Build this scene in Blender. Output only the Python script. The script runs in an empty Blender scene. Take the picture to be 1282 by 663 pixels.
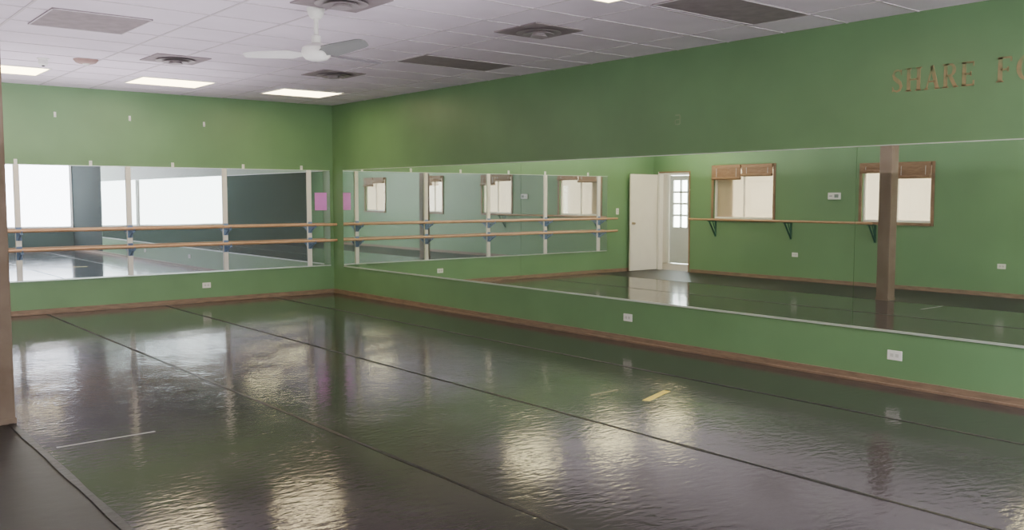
import bpy, bmesh, math, random
from mathutils import Vector, Matrix
random.seed(4)
sc = bpy.context.scene
COL = sc.collection

# ------------------------------------------------------------------ materials
def nodes(name):
    m = bpy.data.materials.new(name); m.use_nodes = True
    nt = m.node_tree
    return m, nt, nt.nodes['Principled BSDF']

def mat(name, c, rough=0.5, metal=0.0, var=0.0, scale=5.0, bump=0.0, bscale=40.0, spec=0.5, stretch=(1,1,1), c2=None, rvar=0.0, coat=0.0, bdist=0.01, detail=4):
    m, nt, b = nodes(name)
    b.inputs['Base Color'].default_value = (*c, 1)
    b.inputs['Roughness'].default_value = rough
    b.inputs['Metallic'].default_value = metal
    b.inputs['Specular IOR Level'].default_value = spec
    b.inputs['Coat Weight'].default_value = coat
    tc = nt.nodes.new('ShaderNodeTexCoord'); mp = nt.nodes.new('ShaderNodeMapping')
    mp.inputs['Scale'].default_value = stretch
    nt.links.new(tc.outputs['Object'], mp.inputs['Vector'])
    if var or c2:
        n = nt.nodes.new('ShaderNodeTexNoise'); n.inputs['Scale'].default_value = scale; n.inputs['Detail'].default_value = 6
        nt.links.new(mp.outputs[0], n.inputs['Vector'])
        r = nt.nodes.new('ShaderNodeValToRGB')
        r.color_ramp.elements[0].position = 0.35; r.color_ramp.elements[1].position = 0.65
        a = tuple(x*(1-var) for x in c); d = c2 if c2 else tuple(min(1, x*(1+var)) for x in c)
        r.color_ramp.elements[0].color = (*a, 1); r.color_ramp.elements[1].color = (*d, 1)
        nt.links.new(n.outputs['Fac'], r.inputs[0]); nt.links.new(r.outputs[0], b.inputs['Base Color'])
    if bump:
        n2 = nt.nodes.new('ShaderNodeTexNoise'); n2.inputs['Scale'].default_value = bscale; n2.inputs['Detail'].default_value = detail
        nt.links.new(mp.outputs[0], n2.inputs['Vector'])
        bp = nt.nodes.new('ShaderNodeBump'); bp.inputs['Strength'].default_value = bump; bp.inputs['Distance'].default_value = bdist
        nt.links.new(n2.outputs['Fac'], bp.inputs['Height']); nt.links.new(bp.outputs[0], b.inputs['Normal'])
    return m

def emis(name, c, s):
    m, nt, b = nodes(name)
    b.inputs['Base Color'].default_value = (*c, 1)
    b.inputs['Emission Color'].default_value = (*c, 1)
    b.inputs['Emission Strength'].default_value = s
    return m

GREEN = mat('green_wall_paint', (0.150, 0.278, 0.134), 0.42, var=0.06, scale=1.3, bump=0.15, bscale=120, bdist=0.002)
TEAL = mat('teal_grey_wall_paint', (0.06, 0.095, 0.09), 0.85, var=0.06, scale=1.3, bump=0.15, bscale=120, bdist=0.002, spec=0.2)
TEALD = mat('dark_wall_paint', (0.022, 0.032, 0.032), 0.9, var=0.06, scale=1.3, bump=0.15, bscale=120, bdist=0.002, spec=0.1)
CREAMWALL = mat('cream_wall_paint', (0.85, 0.80, 0.72), 0.6, var=0.03)
CEIL = mat('ceiling_tile', (0.77, 0.69, 0.80), 0.85, var=0.04, scale=2.2, bump=0.3, bscale=160, bdist=0.003)
TBAR = mat('t_bar_white', (0.58, 0.52, 0.58), 0.6)
WHITE = mat('white_plastic', (0.82, 0.82, 0.80), 0.4, var=0.02)
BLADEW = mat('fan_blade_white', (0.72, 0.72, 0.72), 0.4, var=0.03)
BLADE_SHADED = mat('fan_blade_shaded', (0.12, 0.13, 0.13), 0.4, var=0.03)  # white blade, its shade put into the colour
BLADE_DIM = mat('fan_blade_half_shaded', (0.20, 0.20, 0.21), 0.4, var=0.03)  # white blade with a milder shade put into the colour
WHITEPAINT = mat('white_paint', (0.88, 0.85, 0.80), 0.4, var=0.02, bump=0.1)
GREYTILE = mat('grey_tile', (0.27, 0.225, 0.245), 0.7, var=0.12, scale=8)
WOODTRIM = mat('brown_wood_trim', (0.225, 0.150, 0.105), 0.45, var=0.18, scale=6, stretch=(1, 1, 6))
FRAMEWOOD = mat('dull_brown_wood', (0.25, 0.15, 0.09), 0.5, var=0.18, scale=6)
BARRE = mat('barre_wood', (0.55, 0.33, 0.20), 0.35, var=0.12, scale=8, stretch=(1, 6, 6))
BLUE = mat('blue_grey_metal', (0.16, 0.25, 0.44), 0.45, var=0.1)
DGREEN = mat('dark_green_metal', (0.01, 0.09, 0.06), 0.4, var=0.1)
SUBFLOOR = mat('dark_subfloor', (0.018, 0.017, 0.017), 0.45, var=0.2, scale=3, bump=0.15, bscale=10, spec=0.35)
COLUMN = mat('column_paint', (0.135, 0.090, 0.062), 0.6, c2=(0.18, 0.13, 0.098), scale=4, bump=0.25, bscale=14)
PINK = mat('magenta_paper', (0.78, 0.27, 0.80), 0.6, var=0.05)
YTAPE = mat('yellow_tape', (0.85, 0.68, 0.10), 0.4, var=0.1)
WTAPE = mat('grey_tape', (0.24, 0.24, 0.25), 0.4, var=0.15, scale=12)
SEAM = mat('seam_tape', (0.013, 0.012, 0.013), 0.4, var=0.3, scale=10, bump=0.3, bscale=20, spec=0.35)
BLIND = mat('woven_wood', (0.20, 0.105, 0.055), 0.6, c2=(0.34, 0.21, 0.12), scale=10, stretch=(1, 1, 14))
METAL = mat('aluminium_edge', (0.66, 0.72, 0.68), 0.35, metal=0.5, var=0.04)
DETB = mat('beige_plastic', (0.32, 0.20, 0.18), 0.5, var=0.1)
LAMPM = emis('lamp_diffuser', (1.0, 0.82, 0.46), 13.0)
LAMPB = emis('bright_lamp_diffuser', (1.0, 0.97, 0.94), 75.0)
BLACKM = mat('black_plastic', (0.02, 0.02, 0.02), 0.5, var=0.2)
BRASS = mat('knob_metal', (0.5, 0.42, 0.28), 0.3, metal=1, var=0.05)
SOCK = mat('socket_grey', (0.6, 0.6, 0.58), 0.4, var=0.03)
VENT = mat('vent_paint', (0.36, 0.32, 0.34), 0.5, var=.05)

# mirrors: silvered glass with pale haze put into the colour as a diffuse mix
def mirror_mat(name, tint, haze, hazec):
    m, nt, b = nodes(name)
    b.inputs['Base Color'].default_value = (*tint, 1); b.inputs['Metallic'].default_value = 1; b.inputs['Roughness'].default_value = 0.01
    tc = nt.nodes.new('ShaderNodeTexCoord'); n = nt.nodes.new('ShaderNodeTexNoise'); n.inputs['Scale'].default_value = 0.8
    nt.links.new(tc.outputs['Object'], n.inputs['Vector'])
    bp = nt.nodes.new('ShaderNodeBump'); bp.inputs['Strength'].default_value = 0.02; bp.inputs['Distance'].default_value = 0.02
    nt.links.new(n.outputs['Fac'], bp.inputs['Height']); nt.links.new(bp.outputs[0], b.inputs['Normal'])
    d = nt.nodes.new('ShaderNodeBsdfDiffuse'); d.inputs[0].default_value = (*hazec, 1)
    mx = nt.nodes.new('ShaderNodeMixShader'); mx.inputs[0].default_value = haze
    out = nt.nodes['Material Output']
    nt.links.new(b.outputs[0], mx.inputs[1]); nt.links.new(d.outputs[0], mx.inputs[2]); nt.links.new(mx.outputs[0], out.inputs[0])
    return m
MIRROR = mirror_mat('mirror_glass', (0.93, 1.0, 0.90), 0.03, (0.6, 0.65, 0.62))
MIRROR_HAZED = mirror_mat('hazed_mirror_glass', (0.82, 0.85, 0.91), 0.13, (0.36, 0.45, 0.50))

# marley vinyl
m, nt, b = nodes('grey_vinyl')
b.inputs['Specular IOR Level'].default_value = 0.32
tc = nt.nodes.new('ShaderNodeTexCoord')
n = nt.nodes.new('ShaderNodeTexNoise'); n.inputs['Scale'].default_value = 1.6; n.inputs['Detail'].default_value = 7
nt.links.new(tc.outputs['Object'], n.inputs['Vector'])
r = nt.nodes.new('ShaderNodeValToRGB'); r.color_ramp.elements[0].position = .3; r.color_ramp.elements[1].position = .7
r.color_ramp.elements[0].color = (0.038, 0.033, 0.036, 1); r.color_ramp.elements[1].color = (0.050, 0.044, 0.048, 1)
nt.links.new(n.outputs['Fac'], r.inputs[0]); nt.links.new(r.outputs[0], b.inputs['Base Color'])
q = nt.nodes.new('ShaderNodeMapRange'); q.inputs[3].default_value = 0.06; q.inputs[4].default_value = 0.14
nt.links.new(n.outputs['Fac'], q.inputs[0]); nt.links.new(q.outputs[0], b.inputs['Roughness'])
mp = nt.nodes.new('ShaderNodeMapping'); mp.inputs['Rotation'].default_value = (0, 0, math.radians(39)); mp.inputs['Scale'].default_value = (1.0, 2.0, 1)
nt.links.new(tc.outputs['Object'], mp.inputs['Vector'])
n2 = nt.nodes.new('ShaderNodeTexNoise'); n2.inputs['Scale'].default_value = 12; n2.inputs['Detail'].default_value = 2
nt.links.new(mp.outputs[0], n2.inputs['Vector'])
n4 = nt.nodes.new('ShaderNodeTexNoise'); n4.inputs['Scale'].default_value = 2.6; n4.inputs['Detail'].default_value = 3
nt.links.new(tc.outputs['Object'], n4.inputs['Vector'])
q4 = nt.nodes.new('ShaderNodeMapRange'); q4.inputs[1].default_value = .4; q4.inputs[2].default_value = .6; q4.inputs[3].default_value = 0.28; q4.inputs[4].default_value = 0.65
nt.links.new(n4.outputs['Fac'], q4.inputs[0])
b1 = nt.nodes.new('ShaderNodeBump'); b1.inputs['Distance'].default_value = 0.0032
nt.links.new(q4.outputs[0], b1.inputs['Strength'])
nt.links.new(n2.outputs['Fac'], b1.inputs['Height'])
nt.links.new(b1.outputs[0], b.inputs['Normal'])
VINYL = m

# window glass
m = bpy.data.materials.new('window_glass'); m.use_nodes = True; nt = m.node_tree
nt.nodes.remove(nt.nodes['Principled BSDF']); out = nt.nodes['Material Output']
t = nt.nodes.new('ShaderNodeBsdfTransparent'); g = nt.nodes.new('ShaderNodeBsdfGlossy'); g.inputs['Roughness'].default_value = 0.02
mx = nt.nodes.new('ShaderNodeMixShader'); mx.inputs[0].default_value = 0.07
nt.links.new(t.outputs[0], mx.inputs[1]); nt.links.new(g.outputs[0], mx.inputs[2]); nt.links.new(mx.outputs[0], out.inputs[0])
GLASS = m
def translucent(name, c, f=0.8):
    m = bpy.data.materials.new(name); m.use_nodes = True; nt = m.node_tree
    nt.nodes.remove(nt.nodes['Principled BSDF']); out = nt.nodes['Material Output']
    t = nt.nodes.new('ShaderNodeBsdfTranslucent'); t.inputs[0].default_value = (*c, 1)
    d = nt.nodes.new('ShaderNodeBsdfDiffuse'); d.inputs[0].default_value = (*c, 1)
    mx = nt.nodes.new('ShaderNodeMixShader'); mx.inputs[0].default_value = f
    nt.links.new(t.outputs[0], mx.inputs[1]); nt.links.new(d.outputs[0], mx.inputs[2]); nt.links.new(mx.outputs[0], out.inputs[0])
    return m
CURT = translucent('cream_curtain', (0.60, 0.48, 0.34), 0.76)

# ------------------------------------------------------------------ helpers
def bx(bm, x0, x1, y0, y1, z0, z1):
    vs = [bm.verts.new((x, y, z)) for x in (x0, x1) for y in (y0, y1) for z in (z0, z1)]
    for f in ((0,1,3,2),(4,6,7,5),(0,4,5,1),(2,3,7,6),(0,2,6,4),(1,5,7,3)):
        bm.faces.new([vs[i] for i in f])

def cyl(bm, p0, p1, r0, r1=None, n=20, caps=True):
    r1 = r0 if r1 is None else r1
    p0, p1 = Vector(p0), Vector(p1); d = (p1-p0).normalized()
    u = d.orthogonal().normalized(); v = d.cross(u)
    A = [bm.verts.new(p0+(u*math.cos(a)+v*math.sin(a))*r0) for a in [2*math.pi*i/n for i in range(n)]]
    B = [bm.verts.new(p1+(u*math.cos(a)+v*math.sin(a))*r1) for a in [2*math.pi*i/n for i in range(n)]]
    for i in range(n):
        bm.faces.new((A[i], A[(i+1)%n], B[(i+1)%n], B[i]))
    if caps:
        bm.faces.new(A[::-1]); bm.faces.new(B)

def lathe(bm, prof, n=28):
    rings = []
    for r, z in prof:
        rings.append([bm.verts.new((r*math.cos(2*math.pi*i/n), r*math.sin(2*math.pi*i/n), z)) for i in range(n)])
    for a, b_ in zip(rings, rings[1:]):
        for i in range(n):
            bm.faces.new((a[i], a[(i+1)%n], b_[(i+1)%n], b_[i]))
    bm.faces.new(rings[0][::-1]); bm.faces.new(rings[-1])

def mk(name, bm, material, loc=(0,0,0), parent=None, label=None, category=None, kind=None, group=None, bevel=0, smooth=False, rz=0):
    bmesh.ops.recalc_face_normals(bm, faces=bm.faces)
    me = bpy.data.meshes.new(name); bm.to_mesh(me); bm.free()
    me.materials.append(material)
    if smooth:
        for p in me.polygons: p.use_smooth = True
        try: me.set_sharp_from_angle(angle=math.radians(40))
        except Exception: pass
    o = bpy.data.objects.new(name, me); COL.objects.link(o)
    o.location = loc; o.rotation_euler = (0, 0, rz)
    if parent: o.parent = parent
    if bevel:
        md = o.modifiers.new('bevel', 'BEVEL'); md.width = bevel; md.segments = 2; md.limit_method = 'ANGLE'
    for k, v in (('label', label), ('category', category), ('kind', kind), ('group', group)):
        if v: o[k] = v
    return o

def thing(name, loc, label, category, group=None, rz=0, kind=None):
    e = bpy.data.objects.new(name, None); COL.objects.link(e); e.location = loc; e.rotation_euler = (0, 0, rz)
    e.empty_display_size = 0.1
    if label: e['label'] = label
    if category: e['category'] = category
    if group: e['group'] = group
    if kind: e['kind'] = kind
    return e

def dup(o, loc, label=None, rz=None):
    def rec(x, par):
        c = x.copy(); COL.objects.link(c)
        if par: c.parent = par
        for ch in list(x.children): rec(ch, c)
        return c
    kids = list(o.children)
    c = o.copy(); COL.objects.link(c)
    for ch in kids: rec(ch, c)
    c.location = loc
    if rz is not None: c.rotation_euler = (0, 0, rz)
    if label: c['label'] = label
    return c

def wall(name, axis, p0, p1, a0, a1, z0, z1, holes, material=GREEN):
    cs = sorted({a0, a1, *[h[0] for h in holes], *[h[1] for h in holes]})
    zs = sorted({z0, z1, *[h[2] for h in holes], *[h[3] for h in holes]})
    bm = bmesh.new()
    for i in range(len(cs)-1):
        for j in range(len(zs)-1):
            ca, cz = (cs[i]+cs[i+1])/2, (zs[j]+zs[j+1])/2
            if any(h[0] < ca < h[1] and h[2] < cz < h[3] for h in holes): continue
            if axis == 'x': bx(bm, cs[i], cs[i+1], p0, p1, zs[j], zs[j+1])
            else: bx(bm, p0, p1, cs[i], cs[i+1], zs[j], zs[j+1])
    return mk(name, bm, material, kind='structure')

H = 3.0; LX = -7.65; SY = -16.0; T = 0.12
# ------------------------------------------------------------------ shell
left_w = [(-3.0, -1.6, 1.12, 2.13), (-6.02, -4.80, 1.12, 2.08), (-8.75, -7.85, 1.12, 2.10), (-12.1, -10.9, 1.12, 2.10)]
south_w = [(-1.86, -0.04, 0.66, 2.90), (-4.70, -1.92, 0.66, 2.90)]
DOOR = (-0.98, -0.16, 0.0, 2.05)
wall('wall_back', 'x', 0, T, LX-T, T, 0, H, [])
wall('wall_right', 'y', 0, T, -13.05, 0, 0, H, [])
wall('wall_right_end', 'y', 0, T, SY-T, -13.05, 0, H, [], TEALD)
wall('wall_left', 'y', LX-T, LX, SY-T, 0, 0, H, left_w+[DOOR])
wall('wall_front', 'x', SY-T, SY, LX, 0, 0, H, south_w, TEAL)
bm = bmesh.new(); bx(bm, LX-T, T, SY-T, T, -0.1, 0); mk('floor', bm, SUBFLOOR, kind='structure')
bm = bmesh.new(); bx(bm, LX-T, T, SY-T, T, H, H+0.1); mk('ceiling', bm, CEIL, kind='structure')
xl = [-0.59-1.83*i for i in range(5)]+[-1.81-1.83*i for i in range(4)]
xl = [x for x in xl if x > LX+0.1]
bm = bmesh.new()
for x in xl: bx(bm, x-0.010, x+0.010, SY, 0, H-0.005, H)
y = -0.435
while y > SY:
    bx(bm, LX, 0, y-0.010, y+0.010, H-0.0045, H); y -= 0.61
mk('trim_1', bm, TBAR, kind='structure')
bh = 0.068
bm = bmesh.new(); bx(bm, LX, 0, -0.018, 0, 0, bh); bx(bm, LX, 0, -0.035, -0.018, 0, 0.02); mk('baseboard_back', bm, WOODTRIM, kind='structure', bevel=0.003)
bm = bmesh.new(); bx(bm, -0.018, 0, SY, -0.018, 0, bh); bx(bm, -0.035, -0.018, SY, -0.035, 0, 0.02); mk('baseboard_right', bm, WOODTRIM, kind='structure', bevel=0.003)
bm = bmesh.new(); bx(bm, LX, LX+0.018, SY, -1.04, 0, bh); bx(bm, LX+.018, LX+0.035, SY, -1.04, 0, 0.02); mk('baseboard_left', bm, WOODTRIM, kind='structure', bevel=0.003)
bm = bmesh.new(); bx(bm, LX, 0, SY, SY+0.018, 0, bh); mk('baseboard_front', bm, WOODTRIM, kind='structure', bevel=0.003)

# vestibule beyond the door
VX = -9.3
wall('wall_vestibule', 'y', VX-0.1, VX, -1.9, 1.7, 0, 2.6, [(0.12, 0.98, 0, 2.05)], CREAMWALL)
wall('wall_vestibule_north', 'x', 1.7, 1.8, VX, LX-T, 0, 2.6, [], CREAMWALL)
wall('wall_vestibule_south', 'x', -2.0, -1.9, VX-.1, LX-T, 0, 2.6, [], CREAMWALL)
wall('wall_vestibule_east', 'y', LX-T-0.06, LX-T-0.001, T+0.0, 1.7, 0, 2.6, [], CREAMWALL)
bm = bmesh.new(); bx(bm, VX-.1, LX-T, -2, 1.8, -0.1, 0); mk('floor_vestibule', bm, mat('vestibule_floor', (0.30,0.25,0.20), 0.3, var=0.1), kind='structure')
bm = bmesh.new(); bx(bm, VX-.1, LX-T, -2, 1.8, 2.6, 2.7); mk('ceiling_vestibule', bm, CEIL, kind='structure')

d1 = thing('door_1', (LX, -0.57, 0), None, None, kind='structure')
bm = bmesh.new()
bx(bm, 0, 0.018, -0.440, -0.41, 0, 2.08); bx(bm, 0, 0.018, -0.41, 0.41, 2.05, 2.08)
mk('door_casing', bm, FRAMEWOOD, parent=d1, bevel=0.003)
bm = bmesh.new()
bx(bm, -T, 0, -0.41, -0.395, 0, 2.05); bx(bm, -T, 0, 0.395, 0.41, 0, 2.05); bx(bm, -T, 0, -0.395, 0.395, 2.035, 2.05); bx(bm, 0, 0.018, 0.41, 0.425, 0, 2.08)
mk('door_jamb', bm, WHITEPAINT, parent=d1, bevel=0.002)
bm = bmesh.new(); bx(bm, 0.005, 0.83, 0.44, 0.48, 0.01, 2.02)
leaf = mk('door_leaf', bm, mat('cream_white_paint', (0.95, 0.90, 0.83), .4, var=.02), parent=d1, bevel=0.004)
bm = bmesh.new(); cyl(bm, (0.77, 0.44, 1.0), (0.77, 0.40, 1.0), 0.012); cyl(bm, (0.77, 0.40, 1.0), (0.77, 0.37, 1.0), 0.028, 0.02); cyl(bm, (0.77, 0.44, 1.0), (0.77, 0.434, 1.0), 0.03)
mk('door_knob', bm, BRASS, parent=leaf, smooth=True)
d2 = thing('door_2', (VX, 0.55, 0), None, None, kind='structure')
bm = bmesh.new()
bx(bm, 0, 0.02, -0.48, -0.43, 0, 2.10); bx(bm, 0, 0.02, 0.43, 0.48, 0, 2.10); bx(bm, 0, 0.02, -0.43, 0.43, 2.05, 2.10)
mk('door_frame', bm, WHITEPAINT, parent=d2)
bm = bmesh.new()
bx(bm, -0.06, -0.02, -0.42, -0.32, 0.01, 2.04); bx(bm, -0.06, -0.02, 0.32, 0.42, 0.01, 2.04)
bx(bm, -0.06, -0.02, -0.32, 0.32, 0.01, 0.85); bx(bm, -0.06, -0.02, -0.32, 0.32, 1.93, 2.04)
for yv in (-0.107, 0.107): bx(bm, -0.058, -0.022, yv-0.022, yv+0.022, 0.85, 1.93)
for k in range(1, 4):
    zv = 0.85+1.08*k/4; bx(bm, -0.057, -0.023, -0.32, 0.32, zv-0.022, zv+0.022)
mk('door_leaf', bm, mat('blue_white_paint', (0.62, 0.66, 0.66), .4, var=.02), parent=d2)
bm = bmesh.new(); bx(bm, -0.042, -0.038, -0.32, 0.32, 0.85, 1.93); mk('door_glass', bm, GLASS, parent=d2)
vl = thing('vestibule_fill_lamp', (-8.5, -0.6, 2.6), 'added small round lamp that brightens the vestibule', 'lamp')  # unseen lamp, added to light the vestibule
bm = bmesh.new(); lathe(bm, [(0.14, -0.03), (0.15, 0.0)]); mk('lamp_base', bm, WHITE, parent=vl, smooth=True)
bm = bmesh.new(); lathe(bm, [(0.03, -0.10), (0.09, -0.085), (0.125, -0.05), (0.13, -0.03)]); mk('lamp_shade', bm, emis('globe', (1, .88, .72), 120), parent=vl, smooth=True)

# ------------------------------------------------------------------ windows
wi = 1
for (a0, a1, z0, z1) in left_w:
    w = thing(f'window_{wi}', (LX, (a0+a1)/2, z0), None, None, kind='structure'); wi += 1
    h = (a1-a0)/2; zz = z1-z0
    bm = bmesh.new()
    c = 0.05
    bx(bm, 0, 0.02, -h-c, -h, -c, zz+c); bx(bm, 0, 0.02, h, h+c, -c, zz+c); bx(bm, 0, 0.02, -h, h, zz, zz+c); bx(bm, 0, 0.03, -h, h, -c, 0)
    mk('window_casing', bm, FRAMEWOOD, parent=w, bevel=0.003)
    bm = bmesh.new(); s = 0.035; xa, xb = -0.08, -0.04
    bx(bm, xa, xb, -h, -h+s, 0, zz); bx(bm, xa, xb, h-s, h, 0, zz); bx(bm, xa, xb, -h+s, h-s, 0, s); bx(bm, xa, xb, -h+s, h-s, zz-s, zz)
    bx(bm, xa, xb, -0.012, 0.012, s, zz-s)
    mk('window_sash', bm, WHITEPAINT, parent=w)
    bm = bmesh.new(); bx(bm, -0.062, -0.058, -h+s, h-s, s, zz-s); mk('window_pane', bm, GLASS, parent=w)
    bm = bmesh.new(); N = 60; rows = []
    for i in range(N+1):
        yy = -h+0.02+(2*h-0.04)*i/N; xx = -0.10+0.0025*math.sin(i*0.7)
        rows.append((bm.verts.new((xx, yy, 0.0)), bm.verts.new((xx, yy, zz))))
    for a_, b_ in zip(rows, rows[1:]): bm.faces.new((a_[0], b_[0], b_[1], a_[1]))
    cu = mk('curtain', bm, CURT, loc=(LX, (a0+a1)/2, z0), label='pale cream flat curtain covering a brown framed window', category='curtain', smooth=True, group='cream window curtains')
def shade(y, z, width, drop, label):
    t = thing('woven_wood_shade', (LX+0.03, y, z), label, 'window shade', group='woven wood window shades')
    bm = bmesh.new(); bx(bm, 0, 0.04, -width/2, width/2, -0.04, 0.02); mk('headrail', bm, BLIND, parent=t)
    bm = bmesh.new(); n_ = int(drop/0.012)
    for i in range(n_):
        bx(bm, 0.012, 0.020+0.003*(i % 2), -width/2, width/2, -0.04-0.012*(i+1), -0.04-0.012*i)
    mk('slats', bm, BLIND, parent=t)
    bm = bmesh.new(); cyl(bm, (0.03, -width/2, -0.04-drop-0.02), (0.03, width/2, -0.04-drop-0.02), 0.03, n=14); mk('rolled_bottom', bm, BLIND, parent=t, smooth=True)
    for yy in (-width*0.35, width*0.35):
        bm = bmesh.new(); cyl(bm, (0.026, yy, 0), (0.026, yy, -0.04-drop), 0.003, n=6)
        mk('pull_cord', bm, WHITE, parent=t)
    return t
for k_, (a0, a1, z0, z1) in enumerate(left_w):
    wd = (a1-a0)/2
    shade(a1-wd/2+0.01, z1+0.02, wd*0.98, 0.18 if k_ == 0 else 0.06, 'brown woven wood shade rolled up high on window')
    shade(a0+wd/2-0.01, z1+0.02, wd*0.98, 0.16 if k_ else 0.12, 'brown woven wood shade hanging partly lowered on window')
for (a0, a1, z0, z1) in south_w:
    w = thing(f'window_{wi}', ((a0+a1)/2, SY, z0), None, None, kind='structure'); wi += 1
    h = (a1-a0)/2; zz = z1-z0
    bm = bmesh.new(); c = 0.02
    bx(bm, -h-c, -h, 0, 0.02, -c, zz+c); bx(bm, h, h+c, 0, 0.02, -c, zz+c); bx(bm, -h, h, 0, 0.02, zz, zz+c); bx(bm, -h, h, 0, 0.05, -c, 0)
    mk('window_casing', bm, WHITEPAINT, parent=w)
    bm = bmesh.new(); s = 0.025; ya, yb = -0.08, -0.04
    bx(bm, -h, -h+s, ya, yb, 0, zz); bx(bm, h-s, h, ya, yb, 0, zz); bx(bm, -h+s, h-s, ya, yb, 0, s); bx(bm, -h+s, h-s, ya, yb, zz-s, zz)
    mk('window_sash', bm, WHITEPAINT, parent=w)
    bm = bmesh.new(); bx(bm, -h+s, h-s, -0.062, -0.058, s, zz-s); mk('window_pane', bm, GLASS, parent=w)

# ------------------------------------------------------------------ vinyl rolls and tapes
xs = [-5.86, -4.27, -2.74, -1.08, -0.05]
for i in range(4):
    x0, x1 = xs[i]+0.004, xs[i+1]-0.004; cx = (x0+x1)/2
    bm = bmesh.new(); bx(bm, x0-cx, x1-cx, -7.7, 7.8, 0, 0.004)
    mk('dance_floor_roll', bm, VINYL, loc=(cx, -7.9, 0.0), label='long strip of glossy dark grey vinyl dance flooring', category='dance floor', group='vinyl dance floor strips')
for j, x in enumerate(xs[:4]):
    bm = bmesh.new()
    N = 60
    L, R = [], []
    for i in range(N+1):
        yy = -7.7+15.5*i/N; w = (0.022 if j == 0 else 0.014)+0.004*math.sin(i*1.7)
        L.append(bm.verts.new((-w, yy, 0.0052))); R.append(bm.verts.new((w, yy, 0.0052)))
    for i in range(N): bm.faces.new((L[i], R[i], R[i+1], L[i+1]))
    g = bmesh.ops.extrude_face_region(bm, geom=bm.faces[:])
    bmesh.ops.translate(bm, vec=(0, 0, 0.0008), verts=[v for v in g['geom'] if isinstance(v, bmesh.types.BMVert)])
    mk('seam_tape', bm, SEAM, loc=(x, -7.9, 0), label='black tape strip sealing a dance floor seam', category='tape', group='floor seam tapes')
def tape(x, y, L, w, ang, material, lab):
    bm = bmesh.new(); bx(bm, -L/2, L/2, -w/2, w/2, 0.0042, 0.0052)
    mk('floor_tape', bm, material, loc=(x, y, 0), rz=ang, label=lab, category='tape')
tape(-5.47, -7.14, 0.6, 0.025, 0.02, WTAPE, 'short grey tape strip across dance floor')
tape(-1.79, -8.50, 0.42, 0.06, 0.33, YTAPE, 'short bright yellow tape mark on dance floor')
tape(-2.02, -8.16, 0.30, 0.025, 0.02, mat('worn_yellow', (0.17, 0.145, 0.06), 0.3, var=0.3, scale=20), 'faded yellow tape mark worn into dance floor')
tape(-2.2, -9.6, 0.06, 0.04, 0.4, mat('scrap', (0.12, 0.12, 0.12), 0.4, var=.2), 'tiny grey tape scrap on dance floor')

# ------------------------------------------------------------------ mirrors
MB, MT = 0.455, 1.965
def mirror_panel(axis, a0, a1, lab, grp, M):
    c = (a0+a1)/2; h = (a1-a0)/2-0.0015
    t = thing('wall_mirror', (c, 0, MB) if axis == 'x' else (0, c, MB), lab, 'mirror', group=grp)
    hh = MT-MB
    def B(bm, u0, u1, d0, d1, z0, z1):
        if axis == 'x': bx(bm, u0, u1, -d1, -d0, z0, z1)
        else: bx(bm, -d1, -d0, u0, u1, z0, z1)
    bm = bmesh.new(); B(bm, -h, h, 0.002, 0.008, 0, hh); mk('mirror_glass', bm, M, parent=t)
    bm = bmesh.new(); B(bm, -h, h, 0.0, 0.014, -0.014, 0.004); mk('bottom_edge_channel', bm, METAL, parent=t)
    bm = bmesh.new(); B(bm, -h, h, 0.0, 0.012, hh-0.003, hh+0.005); mk('top_edge_channel', bm, METAL, parent=t)
    return t
posts = [-0.43, -1.80, -3.17, -4.56, -6.0]
be = [-6.25, -4.56, -3.17, -1.80, -0.43, -0.06]
for a, b_ in zip(be, be[1:]): mirror_panel('x', a, b_, 'wide wall mirror panel with thin metal edge channels', 'back wall mirror panels', MIRROR_HAZED)
re_ = [-13.0, -9.1, -4.72, -0.34]
for a, b_ in zip(re_, re_[1:]): mirror_panel('y', a, b_, 'long wall mirror panel with thin metal edge channels', 'long wall mirror panels', MIRROR)

t0 = thing('barre_support_post', (posts[0], -0.008, MB), 'white vertical strip with blue-grey barre brackets on mirror', 'barre support', group='barre supports on mirror')
bm = bmesh.new(); bx(bm, -0.034, 0.034, -0.02, 0, 0, MT-MB); mk('post', bm, WHITEPAINT, parent=t0, bevel=0.003)
for zz in (1.11-MB, 0.86-MB):
    bm = bmesh.new()
    bx(bm, -0.034, 0.034, -0.027, -0.02, zz-0.13, zz+0.045)
    bx(bm, -0.018, 0.018, -0.20, -0.02, zz-0.048, zz-0.028)
    cyl(bm, (0, -0.024, zz-0.12), (0, -0.16, zz-0.044), 0.014, n=8)
    for k in range(7):
        a = math.pi+math.pi*k/7; a2 = math.pi+math.pi*(k+1)/7
        cyl(bm, (0, -0.19+0.028*math.cos(a), zz+0.028*math.sin(a)), (0, -0.19+0.028*math.cos(a2), zz+0.028*math.sin(a2)), 0.006, n=6)
    mk('bracket', bm, BLUE, parent=t0)
for p in posts[1:]: dup(t0, (p, -0.008, MB))
for zz in (1.11, 0.86):
    bm = bmesh.new(); cyl(bm, (-3.15, 0, 0), (3.15, 0, 0), 0.021, n=24)
    mk('ballet_barre', bm, BARRE, loc=(-3.20, -0.198, zz), label='long round wooden ballet barre along mirror', category='ballet barre', smooth=True, group='double ballet barres')
bm = bmesh.new(); cyl(bm, (0, -1.98, 0), (0, 1.98, 0), 0.021, n=24)
mk('ballet_barre', bm, mat('barre_wood_y', (0.45, 0.26, 0.14), 0.35, var=0.15, scale=8, stretch=(6, 1, 6)), loc=(LX+0.24, -3.15, 1.10), label='single wooden ballet barre under framed windows', category='ballet barre', smooth=True)
b0 = thing('barre_bracket', (LX, -1.66, 1.10), 'dark green triangular metal barre bracket on green wall', 'bracket', group='green barre brackets')
bm = bmesh.new(); bx(bm, 0, 0.008, -0.02, 0.02, -0.34, 0.0); mk('wall_plate', bm, DGREEN, parent=b0)
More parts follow.
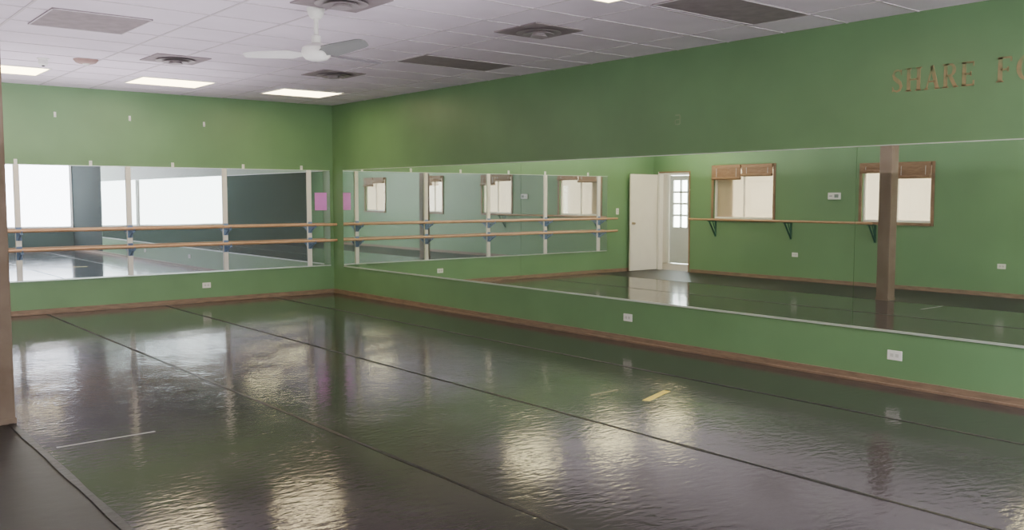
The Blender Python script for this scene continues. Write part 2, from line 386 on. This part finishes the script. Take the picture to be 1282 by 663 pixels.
bm = bmesh.new(); bx(bm, 0.0, 0.25, -0.014, 0.014, -0.04, -0.022); mk('arm', bm, DGREEN, parent=b0)
bm = bmesh.new(); cyl(bm, (0.004, 0, -0.32), (0.21, 0, -0.035), 0.016, n=8); cyl(bm, (0.03, 0, -0.19), (0.1, 0, -0.04), 0.009, n=8); mk('brace', bm, DGREEN, parent=b0)
dup(b0, (LX, -3.40, 1.10)); dup(b0, (LX, -5.06, 1.10))

bm = bmesh.new(); bx(bm, -0.105, 0.105, -0.002, 0, 0, 0.28); mk('paper_notice', bm, PINK, loc=(-0.225, -0.0082, 1.335), label='blank pinkish-purple paper sheet taped to mirror', category='paper')

# ------------------------------------------------------------------ outlets, switches, hooks
def outlet(loc, rz, horizontal=True, lab='white electrical outlet plate on green wall', name='wall_outlet'):
    t = thing(name, loc, lab, 'outlet' if name == 'wall_outlet' else 'switch', rz=rz, group='white wall plates')
    w, h = (0.063, 0.040) if horizontal else (0.040, 0.063)
    bm = bmesh.new(); bx(bm, -w, w, -0.007, 0, -h, h); mk('plate', bm, WHITE, parent=t, bevel=0.003)
    for s in (-1, 1):
        bm = bmesh.new()
        cx, cz = (s*0.022, 0) if horizontal else (0, s*0.022)
        bx(bm, cx-0.014, cx+0.014, -0.009, -0.007, cz-0.014, cz+0.014)
        mk('socket', bm, SOCK, parent=t)
    return t
outlet((-2.10, 0, 0.25), 0)
outlet((0, -6.50, 0.26), -math.pi/2)
outlet((0, -9.48, 0.255), -math.pi/2)
outlet((LX, -3.50, 0.48), math.pi/2)
outlet((LX, -7.15, 0.48), math.pi/2)
outlet((-6.55, 0, 1.25), 0, False, 'white light switch plate beside door', 'light_switch')
t = thing('thermostat', (LX, -4.28, 1.50), 'white thermostat box on green wall', 'thermostat')
bm = bmesh.new(); bx(bm, 0, 0.035, -0.12, 0.12, 0, 0.12); mk('case', bm, WHITE, parent=t, bevel=0.006)
bm = bmesh.new(); bx(bm, 0.035, 0.037, -0.09, -0.01, 0.03, 0.09); mk('display', bm, mat('lcd', (0.25, 0.32, 0.28), 0.2), parent=t)
bm = bmesh.new(); bx(bm, 0.035, 0.039, 0.03, 0.09, 0.05, 0.07); mk('button', bm, mat('btn', (0.4, 0.4, 0.42), 0.4), parent=t)
h0 = thing('wall_hook', (-4.07, 0, 2.63), 'small white plastic hook on green wall', 'hook', group='small white wall hooks')
bm = bmesh.new(); bx(bm, -0.015, 0.015, -0.006, 0, -0.035, 0.035); mk('hook_plate', bm, WHITE, parent=h0, bevel=0.002)
bm = bmesh.new(); cyl(bm, (0, -0.006, -0.02), (0, -0.03, -0.025), 0.007, n=8); cyl(bm, (0, -0.03, -0.025), (0, -0.034, 0.0), 0.007, n=8); mk('hook_arm', bm, WHITE, parent=h0)
for x, z in ((-3.12, 2.63), (-2.08, 2.60)): dup(h0, (x, 0, z))
c0 = thing('mirror_clip', (-4.56, 0, MT+0.035), 'small white clip above mirror edge', 'clip', group='mirror clips')
bm = bmesh.new(); bx(bm, -0.02, 0.02, -0.012, 0, -0.03, 0.035); mk('clip_body', bm, WHITE, parent=c0, bevel=0.003)
bm = bmesh.new(); cyl(bm, (0, -0.012, 0.01), (0, -0.016, 0.01), 0.007, n=10); mk('screw', bm, METAL, parent=c0)
for x in (-5.7, -3.65, -2.55, -1.5, -0.55): dup(c0, (x, 0, MT+0.035))

# ------------------------------------------------------------------ lettering
def stroke(bm, pts, ws, closed=False):
    L, R = [], []
    n_ = len(pts)
    for i, p in enumerate(pts):
        a = Vector(pts[(i-1) % n_] if (i > 0 or closed) else pts[i]); c = Vector(pts[(i+1) % n_] if (i < n_-1 or closed) else pts[i])
        d = (c-a).normalized(); nn = Vector((-d.y, d.x)); w = ws[i]/2
        q = Vector(p)
        L.append(q+nn*w); R.append(q-nn*w)
    rng = n_ if closed else n_-1
    VL = [[bm.verts.new((0, v.x, v.y)) for v in S] for S in (L, R)]
    VF = [[bm.verts.new((-0.003, v.x, v.y)) for v in S] for S in (L, R)]
    for i in range(rng):
        j = (i+1) % n_
        bm.faces.new((VF[0][i], VF[0][j], VF[1][j], VF[1][i]))
        bm.faces.new((VL[0][i], VL[0][j], VF[0][j], VF[0][i]))
        bm.faces.new((VL[1][i], VL[1][j], VF[1][j], VF[1][i]))
TH, TN = 0.20, 0.08
def line(bm, a, b_, w): stroke(bm, [a, b_], [w, w])
def serif(bm, x, y, l=0.24): line(bm, (x-l/2, y), (x+l/2, y), 0.06)
def glyph(bm, ch):
    if ch == 'H':
        line(bm, (0.12, 0), (0.12, 1), TH); line(bm, (0.68, 0), (0.68, 1), TH); line(bm, (0.12, .5), (0.68, .5), TN)
        for x in (0.12, 0.68):
            for y_ in (0.02, .98): serif(bm, x, y_, 0.34)
        return 0.9
    if ch == 'A':
        line(bm, (0.1, 0), (0.4, 1), TN); line(bm, (0.38, 1), (0.7, 0), TH); line(bm, (0.2, .33), (0.6, .33), TN)
        serif(bm, 0.1, 0.02); serif(bm, 0.7, 0.02, 0.3); return 0.9
    if ch == 'R':
        line(bm, (0.12, 0), (0.12, 1), TH); serif(bm, .12, .02, .34); serif(bm, .12, .98, .34)
        pts = [(0.12, .97), (0.35, .97)]+[(0.35+0.22*math.sin(a), .74+.23*math.cos(a)) for a in [math.pi*i/8 for i in range(1, 8)]]+[(0.35, .51), (0.12, .51)]
        stroke(bm, pts, [.07, .08, .1, .14, .18, .19, .18, .14, .1, .08, .07])
        line(bm, (0.35, .5), (0.66, 0.0), TH*.9); serif(bm, .7, .02, .22); return 0.86
    if ch in 'EF':
        line(bm, (0.12, 0), (0.12, 1), TH); line(bm, (0, .97), (0.6, .97), TN); line(bm, (0.12, .5), (0.48, .5), TN)
        line(bm, (.59, .99), (.59, .8), TN); line(bm, (.46, .6), (.46, .4), TN)
        if ch == 'E': line(bm, (0, .03), (0.62, .03), TN); line(bm, (.61, .02), (.61, .22), TN)
        else: serif(bm, .12, .02, .34)
        return 0.76
    if ch == 'O':
        pts = [(0.42+0.36*math.cos(a), .5+.47*math.sin(a)) for a in [2*math.pi*i/28 for i in range(28)]]
        stroke(bm, pts, [.08+.13*abs(math.cos(2*math.pi*i/28))**1.5 for i in range(28)], True); return 0.95
    if ch == 'S':
        P = [(0.55, .80), (0.50, .92), (0.34, .97), (0.18, .92), (0.11, .77), (0.18, .62), (0.34, .51), (0.50, .40), (0.57, .24), (0.50, .09), (0.33, .03), (0.14, .08), (0.08, .22)]
        stroke(bm, P, [.05, .07, .08, .11, .15, .18, .20, .18, .15, .11, .08, .07, .05])
        line(bm, (.56, .98), (.56, .74), .045); line(bm, (.075, .02), (.075, .26), .045); return 0.76
    return 0.5
m, nt, b = nodes('faded_gold_lettering')
tc = nt.nodes.new('ShaderNodeTexCoord'); n = nt.nodes.new('ShaderNodeTexNoise'); n.inputs['Scale'].default_value = 9
nt.links.new(tc.outputs['Object'], n.inputs['Vector'])
r = nt.nodes.new('ShaderNodeValToRGB'); r.color_ramp.elements[0].position = .26; r.color_ramp.elements[1].position = .52
r.color_ramp.elements[0].color = (0.20, 0.25, 0.12, 1); r.color_ramp.elements[1].color = (0.37, 0.27, 0.14, 1)
nt.links.new(n.outputs['Fac'], r.inputs[0]); nt.links.new(r.outputs[0], b.inputs['Base Color']); b.inputs['Roughness'].default_value = .45
GOLD = m
def letters(text, y, z, hgt, width):
    adv = 0; items = []
    for ch in text:
        bm = bmesh.new(); w = glyph(bm, ch); items.append((ch, bm, adv, w)); adv += w+0.12
    sx = width/(adv-0.12)
    for ch, bm, a, w in items:
        for v in bm.verts: v.co = Vector((v.co.x, -v.co.y*sx, v.co.z*hgt))
        mk('wall_letter', bm, GOLD, loc=(0, y-a*sx, z), label=f'faded gold-brown serif capital letter {ch} on green wall', category='letter', group='faded gold wall lettering')
letters('SHARE', -9.38, 2.385, 0.18, 0.67)
letters('FO', -10.20, 2.39, 0.18, 0.29)
bm = bmesh.new(); stroke(bm, [(-.03, .09), (.03, .09)], [.012, .012]); stroke(bm, [(-.03, 0), (-.03, .09)], [.014, .014]); stroke(bm, [(-.03, .045), (.02, .045)], [.01, .01]); stroke(bm, [(-.03, 0.0), (.03, .0)], [.012, .012]); stroke(bm, [(.03, 0.0), (.03, .045)], [.012, .012])
mk('adhesive_mark', bm, mat('mark_green', (0.24, 0.34, 0.19), .5, var=.1), loc=(0, -7.15, 2.27), label='faint leftover outline mark on green wall', category='wall mark')

# ------------------------------------------------------------------ ceiling lights
def clight(x, y, M, lab, D=0.37):
    L0 = thing('ceiling_light', (x, y, H), lab, 'ceiling light', group='fluorescent ceiling lights')
    bm = bmesh.new(); W = 0.46; e = 0.02
    bx(bm, -W, W, -D, -D+e, -0.014, 0); bx(bm, -W, W, D-e, D, -0.014, 0); bx(bm, -W, -W+e, -D+e, D-e, -0.014, 0); bx(bm, W-e, W, -D+e, D-e, -0.014, 0)
    mk('light_frame', bm, WHITE, parent=L0)
    bm = bmesh.new(); bx(bm, -W+e, W-e, -D+e, D-e, -0.010, -0.006); mk('light_diffuser', bm, M, parent=L0)
    return L0
L0 = clight(-1.2, -1.38, LAMPM, 'rectangular recessed fluorescent ceiling light, glowing warm white')
for x, y in ((-3.04, -1.42), (-4.96, -1.45), (-6.70, -1.35), (-2.60, -8.66), (-6.0, -8.6), (-4.2, -10.3)): dup(L0, (x, y, H))
LB = clight(-1.1, -14.4, LAMPB, 'rectangular recessed ceiling light, glowing very bright white', 0.30)
dup(LB, (-3.1, -15.0, H))

def panel(x, y, W, D):
    P0 = thing('ceiling_panel', (x, y, H), 'dull grey rectangular ceiling grille panel', 'ceiling panel', group='dark ceiling panels')
    bm = bmesh.new(); bx(bm, -W, W, -D, D, -0.008, 0)
    mk('panel_back', bm, GREYTILE, parent=P0)
    bm = bmesh.new(); bx(bm, -W, W, -D, -D+.012, -0.012, -.008); bx(bm, -W, W, D-.012, D, -0.012, -.008); bx(bm, -W, -W+.012, -D, D, -0.012, -.008); bx(bm, W-.012, W, -D, D, -0.012, -.008)
    mk('panel_frame', bm, TBAR, parent=P0)
panel(-1.2, -8.72, .63, .28); panel(-1.2, -5.05, .61, .30); panel(-4.93, -5.02, .38, .42)
D0 = thing('air_diffuser', (-1.77, -7.07, H), 'grey square ceiling air vent with round diffuser', 'air vent', group='ceiling air diffusers')
bm = bmesh.new(); bx(bm, -.28, .28, -.28, .28, -0.010, 0); mk('vent_plate', bm, GREYTILE, parent=D0)
for i, (r_, z_) in enumerate(((0.20, -0.025), (0.14, -0.04), (0.075, -0.055))):
    bm = bmesh.new(); lathe(bm, [(r_*0.55, z_+0.012), (r_, z_), (r_*0.97, z_+0.006), (r_*0.5, -0.010)]); mk('vent_cone', bm, VENT, parent=D0, smooth=True)
for x, y in ((-1.80, -3.40), (-3.66, -3.40), (-3.7, -7.05)): dup(D0, (x, y, H))
t = thing('smoke_detector', (-4.38, -2.75, H), 'round brownish smoke detector on ceiling', 'smoke detector')
bm = bmesh.new(); lathe(bm, [(0.07, -0.045), (0.10, -0.035), (0.12, -0.012), (0.125, 0)]); mk('detector_body', bm, DETB, parent=t, smooth=True)
bm = bmesh.new(); lathe(bm, [(0.03, -0.055), (0.035, -0.045)]); mk('detector_cap', bm, WHITE, parent=t, smooth=True)
t = thing('ceiling_sensor', (-4.75, -2.55, H), 'small white ceiling sensor', 'sensor')
bm = bmesh.new(); lathe(bm, [(0.03, -0.075), (0.045, -0.06), (0.045, -0.015), (0.06, -0.01), (0.06, 0)]); mk('sensor_body', bm, WHITE, parent=t, smooth=True)
bm = bmesh.new(); lathe(bm, [(0.012, -0.085), (0.018, -0.075)], 12); mk('sensor_lens', bm, BLACKM, parent=t, smooth=True)

# ------------------------------------------------------------------ ceiling fan
F = thing('ceiling_fan', (-3.73, -6.70, H), 'white three-blade industrial ceiling fan on downrod', 'ceiling fan')
bm = bmesh.new(); lathe(bm, [(0.030, -0.085), (0.045, -0.075), (0.062, -0.045), (0.068, -0.01), (0.068, 0)]); mk('canopy', bm, WHITE, parent=F, smooth=True)
bm = bmesh.new(); cyl(bm, (0, 0, -0.265), (0, 0, -0.07), 0.018); lathe(bm, [(0.03, -0.27), (0.036, -0.265), (0.036, -0.215), (0.02, -0.205)]); mk('downrod', bm, WHITE, parent=F, smooth=True)
bm = bmesh.new(); lathe(bm, [(0.05, -0.40), (0.085, -0.39), (0.108, -0.365), (0.115, -0.335), (0.108, -0.305), (0.07, -0.28), (0.03, -0.265)]); mk('motor_housing', bm, WHITE, parent=F, smooth=True)
yaw = -math.radians(39.35)
for a, pitch_, M_, RL in ((176, -14, BLADEW, 0.58), (50, -16, BLADE_DIM, 0.66), (-50, 24, BLADE_SHADED, 0.72)):
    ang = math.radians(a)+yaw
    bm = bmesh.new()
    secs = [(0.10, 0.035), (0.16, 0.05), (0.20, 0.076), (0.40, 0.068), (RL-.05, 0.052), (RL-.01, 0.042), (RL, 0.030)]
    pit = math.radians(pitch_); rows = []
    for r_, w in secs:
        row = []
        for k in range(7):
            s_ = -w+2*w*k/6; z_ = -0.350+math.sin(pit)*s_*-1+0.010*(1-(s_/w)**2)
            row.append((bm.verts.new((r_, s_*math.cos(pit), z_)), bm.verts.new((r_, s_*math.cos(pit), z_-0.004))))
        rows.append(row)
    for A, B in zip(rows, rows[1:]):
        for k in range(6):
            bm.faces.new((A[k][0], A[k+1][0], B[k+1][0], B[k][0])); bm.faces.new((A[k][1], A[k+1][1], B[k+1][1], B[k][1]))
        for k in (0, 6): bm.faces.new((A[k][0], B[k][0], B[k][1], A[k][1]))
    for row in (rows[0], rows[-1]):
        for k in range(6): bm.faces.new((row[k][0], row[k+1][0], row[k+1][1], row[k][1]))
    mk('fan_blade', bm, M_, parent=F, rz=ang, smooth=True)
# ------------------------------------------------------------------ column
t = thing('support_column', (-5.93, -6.2, 0), 'square brown mottled support column standing on floor', 'column')
bm = bmesh.new(); bx(bm, -0.098, 0.098, -0.098, 0.098, 0.0, H-0.001); mk('shaft', bm, COLUMN, parent=t, bevel=0.012)
bm = bmesh.new(); bx(bm, -0.104, 0.104, -0.104, 0.104, 0, 0.04); mk('base_trim', bm, COLUMN, parent=t, bevel=0.004)

# ------------------------------------------------------------------ world (sky above, lower half made bright to light the ceiling from below)
w = bpy.data.worlds.new('World'); sc.world = w; w.use_nodes = True
nt = w.node_tree; bg = nt.nodes['Background']; bg.inputs[1].default_value = 1.0
tc = nt.nodes.new('ShaderNodeTexCoord'); sp = nt.nodes.new('ShaderNodeSeparateXYZ'); nt.links.new(tc.outputs['Generated'], sp.inputs[0])
mr = nt.nodes.new('ShaderNodeMapRange'); mr.inputs[1].default_value = -0.15; mr.inputs[2].default_value = 0.15
nt.links.new(sp.outputs['Z'], mr.inputs[0])
mx = nt.nodes.new('ShaderNodeMix'); mx.data_type = 'RGBA'
mx.inputs[6].default_value = (17, 16.5, 16, 1); mx.inputs[7].default_value = (15, 16, 17, 1)
nt.links.new(mr.outputs[0], mx.inputs[0]); nt.links.new(mx.outputs[2], bg.inputs[0])

def fill_uplight(x, y, sx, sy, p):  # added fill: unseen area lights facing up to brighten the ceiling
    l = bpy.data.lights.new('fill_uplight', 'AREA'); l.shape = 'RECTANGLE'; l.size = sx; l.size_y = sy; l.energy = p; l.color = (1.0, 0.93, 0.98)
    o = bpy.data.objects.new('fill_uplight', l); COL.objects.link(o); o.location = (x, y, 1.9); o.rotation_euler = (math.pi, 0, 0)
fill_uplight(-5.0, -8.5, 4.0, 10.0, 150)
fill_uplight(-5.0, -1.9, 4.5, 2.4, 85)

# ------------------------------------------------------------------ camera
cam = bpy.data.cameras.new('camera'); co = bpy.data.objects.new('camera', cam); COL.objects.link(co)
cam.sensor_width = 36; cam.lens = 1141/1282*36
co.location = (-7.1, -13.2, 1.545)
co.rotation_euler = (math.radians(90-4.26), 0, math.radians(-39.35))
sc.camera = co
